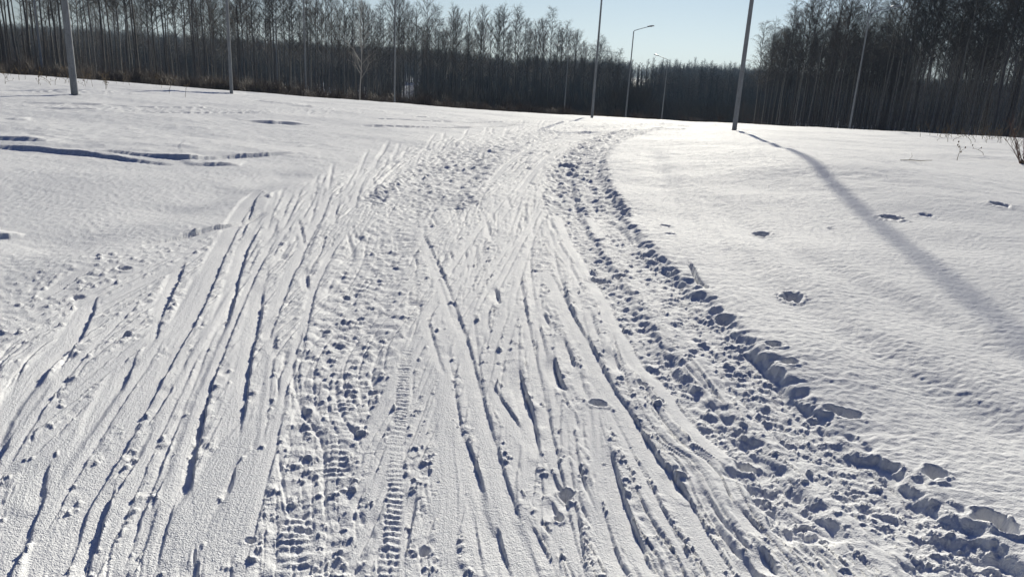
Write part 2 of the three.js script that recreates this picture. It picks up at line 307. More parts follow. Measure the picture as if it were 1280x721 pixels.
// lumps of broken snow of one size: the height of the tallest here
function lumps(x, z, cell, k, dens, out) {
  const i0 = Math.floor(x / cell), j0 = Math.floor(z / cell);
  let h = 0;
  for (let i = i0 - 1; i <= i0 + 1; i++) for (let j = j0 - 1; j <= j0 + 1; j++) {
    if (hash(i, j, k) > dens) continue;
    const cx = (i + hash(i, j, k + 1)) * cell, cz = (j + hash(i, j, k + 2)) * cell, r = cell * (0.22 + 0.42 * hash(i, j, k + 3));
    const st = 0.75 + 0.5 * hash(i, j, k + 4), dx = (x - cx) * st, dz = (z - cz) / st, q = (dx * dx + dz * dz) / (r * r);
    if (q < 1) { const v = Math.pow(1 - q, 0.55) * r * (0.45 + 0.5 * hash(i, j, k + 5)); if (v > h) h = v; }
  }
  return h;
}
const best = { u: 0, s: 0, a: 0 };
function surface(x, z) {
  const d = -z, r = Math.hypot(x, z);
  let y = macro(x, z);
  if (d > 75 || d < -3 || Math.abs(x) > 60) return y;
  const far = sst(60, 75, d), offR = x - xScarp(d), offL = x - xLeft(d);
  const onTrail = sst(-0.25, 0.35, offL) * (1 - sst(-0.02, 0.12, offR)) * (d > 44 ? 0 : 1);
  const virgin = 1 - onTrail;
  // broad swells and wind ripples
  y += (1 - far) * (0.045 * n1(x / 7.3, z / 5.1) + 0.018 * n2(x / 2.6 + 3, z / 1.9) * (0.15 + 0.85 * virgin));
  let rel = 0;
  const wob = n2(x * 6, z * 6);
  { // small relief
    const rip = n1(x * 5.2 + 0.8 * n3(x, z), z * 8.0), rip2 = n3(x * 15, z * 21), f1 = n2(x * 34, z * 40);
    const patch = 0.5 + 0.5 * n3(x * 0.7, z * 0.9);
    const fadeF = 1 - sst(9, 18, r);
    rel += sst(7, 16, r) * (0.007 * virgin + 0.010 * onTrail) * n2(x * 2.1 + 9, z * 2.6) * (0.5 + patch);
    rel += virgin * ((0.0032 + 0.0024 * patch) * rip * (0.6 + 0.4 * wob) + (0.0022 + 0.0016 * patch) * rip2 + 0.0009 * f1 * fadeF);
    rel += onTrail * (0.004 * n1(x * 3.1, z * 2.2) + (0.0018 + 0.003 * sst(5, 14, r)) * n3(x * 9, z * 8) + 0.0018 * n2(x * 17, z * 15) + ((0.0006 + 0.0018 * patch * patch) * n2(x * 33, z * 33) + 0.0005 * n1(x * 71, z * 71)) * fadeF);
    if (onTrail > 0) {
      const v = offL * 4.6 / Math.max(1.5, xScarp(d) - xLeft(d)), L = 1 - sst(1.2, 2.6, v), wv = 0.008 * n3(d * 0.8, v * 0.6);
      const ridge = (q, w, k) => { const a = Math.abs(n1(q, w + k)); return (a < 0.14 ? (0.14 - a) / 0.14 : 0); };
      const va = v + wv + (0.16 * L - 0.03) * d, vb = v - wv + (0.05 * L + 0.05) * d, vc = v + (0.10 * L - 0.06) * d;
      const pa = sst(-0.15, 0.35, n3(v * 0.9, d * 0.35)), pb = sst(-0.1, 0.4, n2(v * 1.1 + 4, d * 0.4));
      rel += (1 + 1.6 * sst(6, 16, r)) * onTrail * (0.011 * pa * n2(va * 7, d * 0.33) - 0.018 * pa * ridge(va * 5, d * 0.26, 0) - 0.017 * pb * ridge(vb * 6, d * 0.30, 31) - 0.010 * ridge(vc * 11, d * 0.42, 57) * (1 - sst(10, 20, r))
        + 0.0022 * n3(va * 26, d * 0.7) * (1 - sst(8, 14, r)) + 0.0012 * n1(vb * 55, d * 1.1) * fadeF);
    }
  }
  // untouched bank on the right stands above the trail
  const hs = 0.058 * (1 - 0.6 * sst(6, 20, d)) * (1 + (0.55 * n1(d * 1.6, 3.3) + 0.3 * n2(d * 5, 1.2) - 0.15) * Math.exp(-Math.max(0, offR) * 6)), jag = 0.075 * n3(x * 2.6, z * 2.6) + 0.03 * n1(x * 9, z * 9) + 0.012 * n2(x * 26, z * 26);
  rel += hs * sst(-0.02 + jag, 0.045 + 0.03 * n3(d * 2, 7) + jag + 0.03 * sst(6, 20, d), offR) * (1 - 0.55 * sst(0.1, 1.6, offR)) * (1 - sst(30, 40, d));
  rel += 0.03 * (1 - sst(-1.8, 0.4, offL)) * (1 - sst(20, 35, d));
  // drifts
  for (const D of drifts) {
    if (x < D.x0 || x > D.x1 || z < D.z0 || z > D.z1) continue;
    let bd = 1e9, side = 0, s = 0, n = D.p.length;
    for (let i = 0; i + 1 < n; i++) {
      const a = D.p[i], b = D.p[i + 1], ex = b.x - a.x, ez = b.z - a.z, L2 = ex * ex + ez * ez, t = clamp(((x - a.x) * ex + (z - a.z) * ez) / L2), px = x - a.x - ex * t, pz = z - a.z - ez * t, dd = px * px + pz * pz;
      if (dd < bd) { bd = dd; side = pz; s = (i + t) / (n - 1); }
    }
    bd = Math.sqrt(bd) + (side > 0 ? 0.03 : 0.15) * n1(x * 1.8, z * 1.8) + 0.012 * n2(x * 6, z * 6);
    const ends = Math.sqrt(clamp(4 * s * (1 - s)) * (0.65 + 0.35 * n2(x * 0.9, z * 0.9)));
    const v = side > 0 ? 1 - sst(0, D.face, bd) : 1 - sst(0, D.back, bd);
    rel += D.h * v * ends - (side > 0 ? 0.25 * D.h * ends * (1 - sst(D.face, D.face * 4, bd)) * sst(0, D.face, bd) : 0);
  }
  // marks, in the order they were made
  let dens = onTrail * clamp(0.05 + 0.16 * n1(x * 0.9 + 7, z * 0.9)), tread0 = null;
  const list = cells.get(cellKey(Math.floor(x / CELL), Math.floor(z / CELL)));
  if (list) {
    let k = 0;
    while (k < list.length) {
      const m = segs[list[k]][6]; let bd = 1e9, bu = 0, bs = 0;
      for (; k < list.length && segs[list[k]][6] === m; k++) {
        const S = segs[list[k]], ex = S[2] - S[0], ez = S[3] - S[1], t = clamp(((x - S[0]) * ex + (z - S[1]) * ez) / (S[5] * S[5] + 1e-12)), px = x - S[0] - ex * t, pz = z - S[1] - ez * t, dd = px * px + pz * pz;
        if (dd < bd) { bd = dd; bs = S[4] + t * S[5]; bu = Math.sign(pz * ex - px * ez) * Math.sqrt(dd); }
      }
      if (m.kind === 0) {
        const fade = Math.pow(clamp(bs / Math.min(m.a, m.len * 0.3)), 0.6) * sst(0, Math.min(m.b, m.len * 0.5), m.len - bs), w = m.w * (0.75 + 0.25 * fade);
        let u = bu + 0.003 * n2(x * 7, z * 7) + 0.002 * n1(x * 40, z * 40) * (1 - sst(6, 12, r));
        const deep = 0.72 * m.deep * fade * (0.9 + 0.18 * n3(bs * 1.2 + m.id * 9.1, m.id));
        if (m.soft) { rel += -deep * Math.exp(-Math.pow(u / m.w * 2.2, 2)) + 0.5 * deep * Math.exp(-Math.pow(u / m.w * 2.2 - 1.8, 2)); continue; }
        const q = (u + w) / w, soft = 0.003 + r * 0.0009;
        const mask = sst(-w - 0.018, -w + 0.012, u) * (1 - sst(-soft * 0.3, soft, u)) * clamp(fade * 1.5);
        const floor = -deep * (0.38 + 0.62 * clamp(q) * clamp(q)) + 0.0012 * n1(bs * 2, u * 120 + m.id * 7);
        rel = rel * (1 - mask * 0.94) + floor * mask;
        if (u > 0 && u < 0.075) rel += deep * m.rim * (1 - sst(0.0, 0.075, u)) * (0.55 + 0.45 * wob) * sst(-0.1, 0.5, n1(x * 4 + m.id, z * 4) + 0.25);
        dens *= 1 - 0.95 * mask;
        if (u > 0.0 && u < 0.10) dens = Math.max(dens, 0.34 * fade * (1 - u / 0.10) * sst(0.0, 0.7, n3(x * 2.3, z * 2.3 + m.id)));
      } else if (m.kind === 1) {
        const v = 1 - sst(m.hw * 0.45, m.hw, Math.sqrt(bd) * (1 + 0.3 * wob));
        dens = Math.max(dens, m.amount * v * (0.65 + 0.5 * n1(x * 1.6, z * 1.6)));
        rel = rel * (1 - 0.75 * v * m.amount) - m.low * v + v * m.amount * (0.007 * (n3(x * 7, z * 7) + 0.5 * n1(x * 16, z * 16)) + 0.022 * (m.far || 1) * sst(6, 15, r) * Math.max(-0.4, n2(x * 3.4 + 7, z * 3.0) + 0.6 * n1(x * 7, z * 6)));
      } else {
        const v = 1 - sst(m.w * 0.42, m.w * 0.56, Math.abs(bu + 0.004 * wob)), ph = Math.sin((bs / m.step + 0.12 * wob + 0.35 * n1(bs * 5, m.id) + 0.25 * bu / m.w) * 2 * Math.PI) + 0.5 * n2(x * 30, z * 30);
        const keep = 0.3 + 0.7 * sst(-0.55, 0.1, n3(bs * 1.1 + m.id, 4.2)) * (0.6 + 0.4 * n1(bs * 9, bu * 20));
        rel += v * keep * (m.deep * (sst(-0.6, 0.6, ph) - 0.85));
        dens *= 1 - 0.8 * v;
      }
    }
  }
  for (const P of pits) {
    const dx = x - P[0], dz = z - P[1]; if (Math.abs(dx) > P[7] || Math.abs(dz) > P[7]) continue;
    const a = (dx * P[5] + dz * P[6]) / P[2], b = (-dx * P[6] + dz * P[5]) / P[3], q = Math.sqrt(a * a + b * b) * (1 + 0.22 * n2(x * 11, z * 11) + 0.1 * n1(x * 30, z * 30)) * 1.12;
    rel -= 1.2 * P[4] * (1 - sst(0.05, 1.12, q)); rel += P[4] * 0.14 * Math.exp(-Math.pow((q - 1.25) / 0.25, 2));
    dens *= sst(0.6, 1.2, q);
  }
  if (dens > 0.02) {
    const wx = x + 0.012 * n1(x * 22, z * 22) + 0.006 * n3(x * 70, z * 70), wz = z + 0.012 * n2(x * 22 + 5, z * 22) + 0.006 * n1(x * 70, z * 70 + 3);
    let h = 0.75 * lumps(wx, wz, 0.085, 10, clamp(dens - 0.35) * 0.16 + 0.14 * dens * sst(8, 16, r));
    h = Math.max(h, 0.8 * lumps(wx, wz, 0.046, 30, dens * 0.30));
    if (r < 14) h = Math.max(h, 0.85 * lumps(wx, wz, 0.026, 50, dens * 0.9)) + (r < 7 ? 0.55 * lumps(wx, wz, 0.014, 70, dens) : 0);
    if (r > 10) h = Math.max(h, 0.42 * lumps(wx * 0.7, wz * 1.3, 0.15, 90, dens * 0.5 * sst(10, 18, r)));
    rel += h;
    rel -= 0.016 * dens * clamp(0.5 + 0.9 * n2(x * 9 + 4, z * 9));
  }
  return y + rel * (1 - far);
}

// ------------------------------------------------------------------ materials
function noiseTexture(N, seed, f) {
  const r = rng(seed), lat = [];
  const layer = (n) => { const a = new Float32Array(n * n); for (let i = 0; i < n * n; i++) a[i] = r(); return (u, v) => { const x = u * n, y = v * n, i = Math.floor(x), j = Math.floor(y), s = x - i, t = y - j, S = s * s * (3 - 2 * s), T = t * t * (3 - 2 * t), g = (p, q) => a[((q % n) + n) % n * n + ((p % n) + n) % n]; return (g(i, j) * (1 - S) + g(i + 1, j) * S) * (1 - T) + (g(i, j + 1) * (1 - S) + g(i + 1, j + 1) * S) * T; }; };
  const data = new Uint8Array(N * N * 4);
  f(layer, (fn) => { for (let j = 0; j < N; j++) for (let i = 0; i < N; i++) { const c = fn((i + 0.5) / N, (j + 0.5) / N, r), k = (j * N + i) * 4; data[k] = c[0] * 255; data[k + 1] = c[1] * 255; data[k + 2] = c[2] * 255; data[k + 3] = 255; } });
  const t = new THREE.DataTexture(data, N, N, THREE.RGBAFormat); t.wrapS = t.wrapT = THREE.RepeatWrapping; t.magFilter = THREE.LinearFilter; t.minFilter = THREE.LinearMipmapLinearFilter; t.needsUpdate = true; return t;
}
const grain = noiseTexture(1024, 3, (layer, fill) => { const a = layer(64), b = layer(160), c = layer(380), d = layer(512); fill((u, v) => { const h = clamp(0.14 * a(u, v) + 0.24 * b(u, v) + 0.34 * c(u, v) + 0.28 * d(u, v)); return [h, h, h]; }); });
const gloss = noiseTexture(1024, 9, (layer, fill) => { const a = layer(40), b = layer(200); fill((u, v, r) => { const h = r() > 0.985 ? 0.28 : clamp(0.70 + 0.25 * a(u, v) + 0.2 * (b(u, v) - 0.5)); return [h, h, h]; }); });
const snowMat = new THREE.MeshPhysicalMaterial({ color: new THREE.Color().setRGB(0.84, 0.845, 0.85), roughness: 1.0, roughnessMap: gloss, bumpMap: grain, bumpScale: 0.005, ior: 1.31, specularIntensity: 0.5 });

// ------------------------------------------------------------------ the snow field: one sheet, fine where the trail is
{
  const A = [], Rr = [];
  for (let a = -180; a < -56; a += 5) A.push(a);
  for (let i = 0; i <= 1120; i++) A.push(-56 + (112 * i) / 1120);
  for (let a = 60; a <= 180; a += 5) A.push(a);
  for (let q = 0.25; q < 1.85; q += 0.12) Rr.push(q);
  for (let q = 1.85; q < 62; q += q < 2.5 ? 0.0075 : 0.0068 * Math.pow(q / 2.5, 1.35)) Rr.push(q);
  for (let q = 62.6; q < 1500; q *= 1.035) Rr.push(q);
  const nA = A.length, nR = Rr.length, pos = new Float32Array(nA * nR * 3), uv = new Float32Array(nA * nR * 2), idx = new Uint32Array((nA - 1) * (nR - 1) * 6);
  let k = 0;
  for (let i = 0; i < nR; i++) for (let j = 0; j < nA; j++, k++) {
    const a = A[j] * rad, x = Math.sin(a) * Rr[i], z = -Math.cos(a) * Rr[i];
    pos[k * 3] = x; pos[k * 3 + 1] = surface(x, z); pos[k * 3 + 2] = z; uv[k * 2] = x / 1.1; uv[k * 2 + 1] = z / 1.1;
  }
  k = 0;
  for (let i = 0; i + 1 < nR; i++) for (let j = 0; j + 1 < nA; j++) { const a = i * nA + j, b = a + 1, c = a + nA, e = c + 1; idx[k++] = a; idx[k++] = b; idx[k++] = e; idx[k++] = a; idx[k++] = e; idx[k++] = c; }
  const g = new THREE.BufferGeometry();
  g.setAttribute('position', new THREE.BufferAttribute(pos, 3)); g.setAttribute('uv', new THREE.BufferAttribute(uv, 2)); g.setIndex(new THREE.BufferAttribute(idx, 1)); g.computeVertexNormals();
  tag(mesh('snow_ground', g, snowMat), 'snow covered field with a wide trampled ski trail bending to the right', null, null, 'structure');
  console.log('snow vertices', nA * nR, 'radii', nR);
}

// ------------------------------------------------------------------ tubes for stems, twigs and posts
class Tubes {
  constructor() { this.p = []; this.n = []; this.i = []; this.uv = []; }
  ring(c, dir, r, sides, v) {
    const q = Math.abs(dir.y) < 0.9 ? new THREE.Vector3(0, 1, 0) : new THREE.Vector3(1, 0, 0), a = q.cross(dir).normalize(), b = dir.clone().cross(a), s0 = this.p.length / 3;
    for (let i = 0; i <= sides; i++) { const t = (i / sides) * 2 * Math.PI, x = Math.cos(t), y = Math.sin(t), nx = a.x * x + b.x * y, ny = a.y * x + b.y * y, nz = a.z * x + b.z * y; this.p.push(c.x + nx * r, c.y + ny * r, c.z + nz * r); this.n.push(nx, ny, nz); this.uv.push(i / sides, v); }
    return s0;
  }
  path(pts, radii, sides = 3) {
    let prev = -1, v = 0;
    for (let k = 0; k < pts.length; k++) {
      const dir = pts[Math.min(k + 1, pts.length - 1)].clone().sub(pts[Math.max(0, k - 1)]).normalize();
      if (k) v += pts[k].distanceTo(pts[k - 1]);
      const s = this.ring(pts[k], dir, radii[k], sides, v);
      if (prev >= 0) for (let i = 0; i < sides; i++) this.i.push(prev + i, prev + i + 1, s + i + 1, prev + i, s + i + 1, s + i);
      prev = s;
    }
  }
  build() { const g = new THREE.BufferGeometry(); g.setAttribute('position', new THREE.Float32BufferAttribute(this.p, 3)); g.setAttribute('normal', new THREE.Float32BufferAttribute(this.n, 3)); g.setAttribute('uv', new THREE.Float32BufferAttribute(this.uv, 2)); g.setIndex(this.i); return g; }
}
const V = (x, y, z) => new THREE.Vector3(x, y, z);

// ------------------------------------------------------------------ lamp posts
const concrete = noiseTexture(256, 21, (layer, fill) => { const a = layer(6), b = layer(60), c = layer(128); fill((u, v) => { const h = 0.24 + 0.08 * (a(u, v) - 0.5) + 0.10 * (b(u, v) - 0.5) + 0.08 * (c(u, v) - 0.5); return [h * 0.94, h, h * 1.06]; }); });
concrete.colorSpace = THREE.NoColorSpace;
const postMat = new THREE.MeshStandardMaterial({ map: concrete, roughness: 0.85, bumpMap: concrete, bumpScale: 0.004 });
const steelMat = new THREE.MeshStandardMaterial({ color: new THREE.Color().setRGB(0.32, 0.34, 0.36), roughness: 0.45, metalness: 0.6 });
const lensMat = new THREE.MeshStandardMaterial({ color: new THREE.Color().setRGB(0.5, 0.52, 0.5), roughness: 0.25 });
function lampPost(x, z, height, r0, turn, label) {
  const y = surface(x, z), g = thing('lamp_post', x, y, z, turn);
  tag(g, label, 'lamp post', 'lamp posts along the snow field');
  const t = new Tubes(), H = height; t.path([V(0, -0.6, 0), V(0, H * 0.5, 0), V(0, H, 0)], [r0, r0 * 0.78, r0 * 0.55], 18); mesh('pole', t.build(), postMat, g);
  const a = new Tubes(); a.path([V(0, H - 0.4, 0), V(0, H + 0.02, 0), V(0.06, H + 0.1, 0), V(0.5, H + 0.25, 0), V(1.5, H + 0.55, 0)], [r0 * 0.62, r0 * 0.62, 0.035, 0.032, 0.03], 8); mesh('arm', a.build(), steelMat, g);
  const s = new THREE.Shape(); s.moveTo(-0.3, 0); s.quadraticCurveTo(-0.3, 0.1, -0.1, 0.11); s.lineTo(0.25, 0.09); s.quadraticCurveTo(0.36, 0.06, 0.36, 0); s.closePath();
  const hg = new THREE.ExtrudeGeometry(s, { depth: 0.2, bevelEnabled: true, bevelSize: 0.015, bevelThickness: 0.015, bevelSegments: 2 }); hg.translate(0, 0, -0.1); hg.rotateZ(0.2); hg.translate(1.75, H + 0.58, 0);
  const head = mesh('lamp_head', hg, steelMat, g);
  const lg = new THREE.CylinderGeometry(0.12, 0.09, 0.04, 16); lg.rotateZ(0.2); lg.translate(1.82, H + 0.575, 0); mesh('lens', lg, lensMat, head);
  return g;
}
function postAt(px, py, d, topPy, topPx, r0, turn, label) { // on the line of sight of its foot, d ahead
  const [x, z] = d ? away(px, py, d) : at(px, py); let H = 10;
  if (topPy !== null) { const r = dirOf(topPx, topPy); H = EYE + r.y * (z / r.z) - surface(x, z) - 0.1; }
  return lampPost(x, z, H, r0, turn, label);
}
postAt(918, 163, 0, null, 0, 0.098, 0.3, 'thick concrete lamp post right of the trail casting a long shadow over the snow');
postAt(93, 120, 0, null, 0, 0.108, 2.6, 'thick grey concrete lamp post at the far left, nearest on that side');
postAt(52, 86, 62, null, 0, 0.10, 2.7, 'thin grey post at the wood edge just left of the thick left lamp post');
postAt(289, 117, 0, null, 0, 0.082, 2.6, 'pale grey lamp post on the snow edge at left, second thickest of that side');
postAt(347, 118, 92, null, 0, 0.07, 2.6, 'very thin lamp post before the wood, first right of the pale left post');
postAt(382, 119, 66, null, 0, 0.085, 2.6, 'slim bright grey lamp post at the wood edge left of the pale birch');
postAt(493, 126, 60, null, 0, 0.065, 2.7, 'slim dark blue lamp post before the wood right of the pale birch');
postAt(705, 143, 105, 62, 711, 0.07, 2.7, 'hair thin lamp post among the trees left of the tall pole by the bend');
postAt(740, 147, 0, -9, 753, 0.075, 0.2, 'tall lamp post at the far bend of the trail reaching above the picture');
postAt(782, 148, 74, 38, 789.5, 0.085, 0.35, 'lamp post beyond the bend whose arm points right against the sky');
postAt(827, 150, 104, 74, 829.5, 0.085, 2.55, 'smallest far lamp post beyond the bend with its arm pointing left');
postAt(1062, 162, 52, 16, 1087, 0.07, 0.2, 'slim leaning-looking lamp post in front of the right birch wood');

// ------------------------------------------------------------------ trees
const bark = (() => { const c = document.createElement('canvas'); c.width = 128; c.height = 1024; const g = c.getContext('2d'), r = rng(77); g.fillStyle = '#74716c'; g.fillRect(0, 0, 128, 1024);
  for (let i = 0; i < 900; i++) { const v = 120 + 90 * r(); g.fillStyle = `rgba(${v},${v - 3},${v - 10},.35)`; g.fillRect(r() * 128, r() * 1024, 4 + 20 * r(), 1 + 6 * r()); }
  for (let i = 0; i < 220; i++) { const v = 24 + 30 * r(); g.fillStyle = `rgba(${v},${v - 2},${v - 4},.85)`; const y = r() * 1024; g.fillRect(r() * 128 - 10, y, 8 + 40 * r() * r(), 2 + 9 * r() * r()); }
  const t = new THREE.CanvasTexture(c); t.colorSpace = THREE.SRGBColorSpace; t.wrapS = t.wrapT = THREE.RepeatWrapping; t.repeat.set(1, 0.3); return t; })();
const birchMat = new THREE.MeshStandardMaterial({ map: bark, roughness: 0.8 });
const darkBark = noiseTexture(128, 31, (layer, fill) => { const a = layer(12), b = layer(50); fill((u, v) => { const h = 0.10 + 0.06 * (a(u, v) - 0.5) + 0.05 * (b(u, v) - 0.5); return [h, h * 0.9, h * 0.82]; }); });
const paleMat = new THREE.MeshStandardMaterial({ color: new THREE.Color().setRGB(0.30, 0.285, 0.265), roughness: 0.7 });
const trunkMat = new THREE.MeshStandardMaterial({ map: darkBark, roughness: 0.9 });
const twigMat = new THREE.MeshStandardMaterial({ color: new THREE.Color().setRGB(0.070, 0.050, 0.040), roughness: 0.75 });
const twigMat2 = new THREE.MeshStandardMaterial({ color: new THREE.Color().setRGB(0.062, 0.054, 0.046), roughness: 0.8 });

function treeShape(seed, o) {
  const r = rng(seed), T = new Tubes(), C = new Tubes(), H = o.h, N = 9, tp = [], tr = [];
  let bx = 0, bz = 0; const lx = (r() - 0.5) * 0.06, lz = (r() - 0.5) * 0.06;
  for (let i = 0; i <= N; i++) { const t = i / N; bx += (r() - 0.5) * 0.16 + lx; bz += (r() - 0.5) * 0.16 + lz; tp.push(V(i ? bx : 0, t * H - (i ? 0 : 0.8), i ? bz : 0)); tr.push(o.r * (1 - 0.9 * Math.pow(t, 0.9)) + 0.006); }
  T.path(tp, tr, 7);
  const on = (t) => { const q = clamp(t) * N, i = Math.min(N - 1, Math.floor(q)), f = q - i; return tp[i].clone().lerp(tp[i + 1], f); };
  const bend = (dir, a) => { const v = V(r() - 0.5, r() - 0.5, r() - 0.5).multiplyScalar(a); return dir.clone().add(v).normalize(); };
  for (let k = 0; k < o.n; k++) {
    const t = o.t0 + (0.985 - o.t0) * Math.pow((k + r() * 0.8) / o.n, 0.85), az = k * 2.39996 + r(), h = (t - o.t0) / (1 - o.t0);
    const prof = o.broom ? Math.sin(Math.PI * clamp(0.18 + 0.74 * h)) : Math.pow(1 - h, 0.65) * 0.95 + 0.12;
    let L = H * o.spread * prof * (0.7 + 0.6 * r()), steep = o.up + 0.25 * h + 0.2 * (r() - 0.5), dir = V(Math.cos(az) * Math.cos(steep), Math.sin(steep), Math.sin(az) * Math.cos(steep));
    const bp = [on(t)], br = [0.008 + 0.010 * L], M = 5;
    for (let i = 1; i <= M; i++) { dir = bend(dir, 0.32); dir.y += (i > 3 ? -o.droop : 0.10); dir.normalize(); bp.push(bp[i - 1].clone().addScaledVector(dir, L / M)); br.push(br[0] * (1 - i / M * 0.8)); }
    C.path(bp, br, 4);
    const nS = Math.round(3 + L * o.sec);
    for (let s = 0; s < nS; s++) {
      const q = 0.15 + 0.85 * (s + r()) / nS, i = Math.min(M - 1, Math.floor(q * M)), p = bp[i].clone().lerp(bp[i + 1], q * M - i), along = bp[i + 1].clone().sub(bp[i]).normalize();
      let d2 = bend(along, 1.5); d2.y += o.twigUp; d2.normalize(); const l2 = (0.35 + 0.55 * r()) * (0.45 + 0.35 * L) * (1.1 - 0.5 * q);
      const m1 = p.clone().addScaledVector(d2, l2 * 0.5), d3 = bend(d2, 0.5); d3.y -= o.droop * 1.2; d3.normalize(); const m2 = m1.clone().addScaledVector(d3, l2 * 0.5);
      C.path([p, m1, m2], [0.0085, 0.0065, 0.004], 3);
      for (let w = 0; w < o.twigs; w++) {
        const f = r(), b0 = f < 0.5 ? p.clone().lerp(m1, f * 2) : m1.clone().lerp(m2, f * 2 - 1), d4 = bend(d3, 1.6); d4.y += o.twigUp * 0.6 - o.droop * 1.6; d4.normalize();
        C.path([b0, b0.clone().addScaledVector(d4, 0.22 + 0.4 * r())], [0.0055, 0.003], 3);
      }
    }
  }
  return { trunk: T.build(), crown: C.build(), birch: o.birch };
}
const kinds = [];
for (let i = 0; i < 4; i++) kinds.push(treeShape(100 + i, { h: 16, r: 0.12, n: 36, t0: 0.44 + 0.05 * i, spread: 0.14, up: 0.75, droop: 0.10, twigUp: 0.55, sec: 2.4, twigs: 5, broom: true, birch: false }));
for (let i = 0; i < 4; i++) kinds.push(treeShape(200 + i, { h: 17, r: 0.09, n: 50, t0: 0.36 + 0.05 * i, spread: 0.16, up: 0.6, droop: 0.30, twigUp: 0.15, sec: 2.6, twigs: 5, broom: false, birch: true }));
for (let i = 0; i < 3; i++) kinds.push(treeShape(300 + i, { h: 9, r: 0.07, n: 34, t0: 0.12, spread: 0.24, up: 0.8, droop: 0.05, twigUp: 0.6, sec: 2.6, twigs: 5, broom: false, birch: false }));
kinds.push(Object.assign(treeShape(400, { h: 9.5, r: 0.05, n: 26, t0: 0.15, spread: 0.15, up: 0.85, droop: 0.12, twigUp: 0.4, sec: 2.6, twigs: 3, broom: false, birch: true }), { pale: true }));
let treeTris = 0; kinds.forEach((k) => (treeTris += (k.trunk.index.count + k.crown.index.count) / 3)); console.log('tree prototype triangles', treeTris);

function placeTree(k, x, z, s, turn, name, label, group) {
  const K = kinds[k], g = thing(name, x, surface(x, z) - 0.1, z, turn); g.scale.setScalar(s);
  mesh('trunk', K.trunk, K.pale ? paleMat : K.birch ? birchMat : trunkMat, g); mesh('crown', K.crown, K.pale ? paleMat : K.birch ? twigMat2 : twigMat, g);
  return tag(g, label, 'tree', group);
}
{
  const r = rng(9);
  // the left wood: its front edge runs back from left to middle. px, depth, tree height scale
  const front = [[-60, 62, 1.05], [120, 70, 1.05], [260, 82, 1.0], [400, 98, 0.98], [480, 112, 1.05], [600, 124, 1.1], [660, 126, 1.1], [720, 135, 1.0], [765, 145, 0.84], [795, 150, 0.62], [815, 156, 0.4], [840, 160, 0.25]];
  const look = (px) => { let i = 0; while (i < front.length - 2 && front[i + 1][0] < px) i++; const a = front[i], b = front[i + 1], f = clamp((px - a[0]) / (b[0] - a[0])); return [a[1] + (b[1] - a[1]) * f, a[2] + (b[2] - a[2]) * f]; };
  for (let i = 0; i < 180; i++) {
    const px = -60 + 885 * (i + r()) / 180; if (px > 771 && px < 808) continue; const [d0, s0] = look(px), d = d0 + 34 * Math.pow(r(), 1.4), [x, z] = away(px, 120, d), birch = r() < (px < 380 ? 0.42 : 0.25), k = birch ? 4 + Math.floor(r() * 4) : Math.floor(r() * 4);
    const s = s0 * (0.82 + 0.3 * r());
    const mid = px > 430;
    placeTree(k, x, z, s, r() * 6.28, birch ? 'birch_tree' : 'aspen_tree', mid ? (birch ? 'drooping bare birch in the middle wood below the open sky' : 'bare tree with a broom-shaped upright crown in the middle wood') : (birch ? 'tall bare birch in the left wood behind the snow edge' : 'tall dark bare tree with upright twigs in the left wood'), (mid ? 'bare trees of the middle wood, ' : 'bare trees of the left wood, ') + (birch ? 'birches' : 'broom crowned'));
  }
  const frontR = [[940, 104, 0.98], [985, 98, 1.05], [1050, 88, 1.05], [1150, 76, 1.08], [1290, 66, 1.1], [1350, 64, 1.1]];
  const lookR = (px) => { let i = 0; while (i < frontR.length - 2 && frontR[i + 1][0] < px) i++; const a = frontR[i], b = frontR[i + 1], f = clamp((px - a[0]) / (b[0] - a[0])); return [a[1] + (b[1] - a[1]) * f, a[2] + (b[2] - a[2]) * f]; };
  for (let i = 0; i < 122; i++) {
    const px = 945 + 400 * (i + r()) / 122, [d0, s0] = lookR(px), d = d0 + 30 * Math.pow(r(), 1.5), [x, z] = away(px, 130, d), birch = r() < 0.8, k = birch ? 4 + Math.floor(r() * 4) : Math.floor(r() * 4);
    placeTree(k, x, z, s0 * (0.85 + 0.25 * r()), r() * 6.28, birch ? 'birch_tree' : 'aspen_tree', birch ? 'slender bare birch in the dense wood on the right' : 'dark bare tree with upright twigs in the right wood', 'bare trees of the right wood, ' + (birch ? 'birches' : 'broom crowned'));
  }
  // young growth at the wood's edge
  const small = [[449, 119, 60, 11, 1.0]];
  for (const [px, py, d, k, s] of small) { const [x, z] = away(px, py, d); const g = placeTree(11, x, z, s, 1.0, 'birch_tree', 'pale sunlit young birch standing alone before the dark left wood', null); }
  // trees on the far ridge seen in the gap
  for (let i = 0; i < 34; i++) {
    const px = 808 + 155 * (i + r()) / 34, d = 330 + 120 * r(), [x, z] = away(px, 100, d);
    placeTree(8 + Math.floor(r() * 3), x, z, 1.15 + 0.5 * r(), r() * 6.28, 'ridge_tree', 'small bare tree on the far ridge in the gap of the woods', 'bare trees on the far ridge');
  }
}
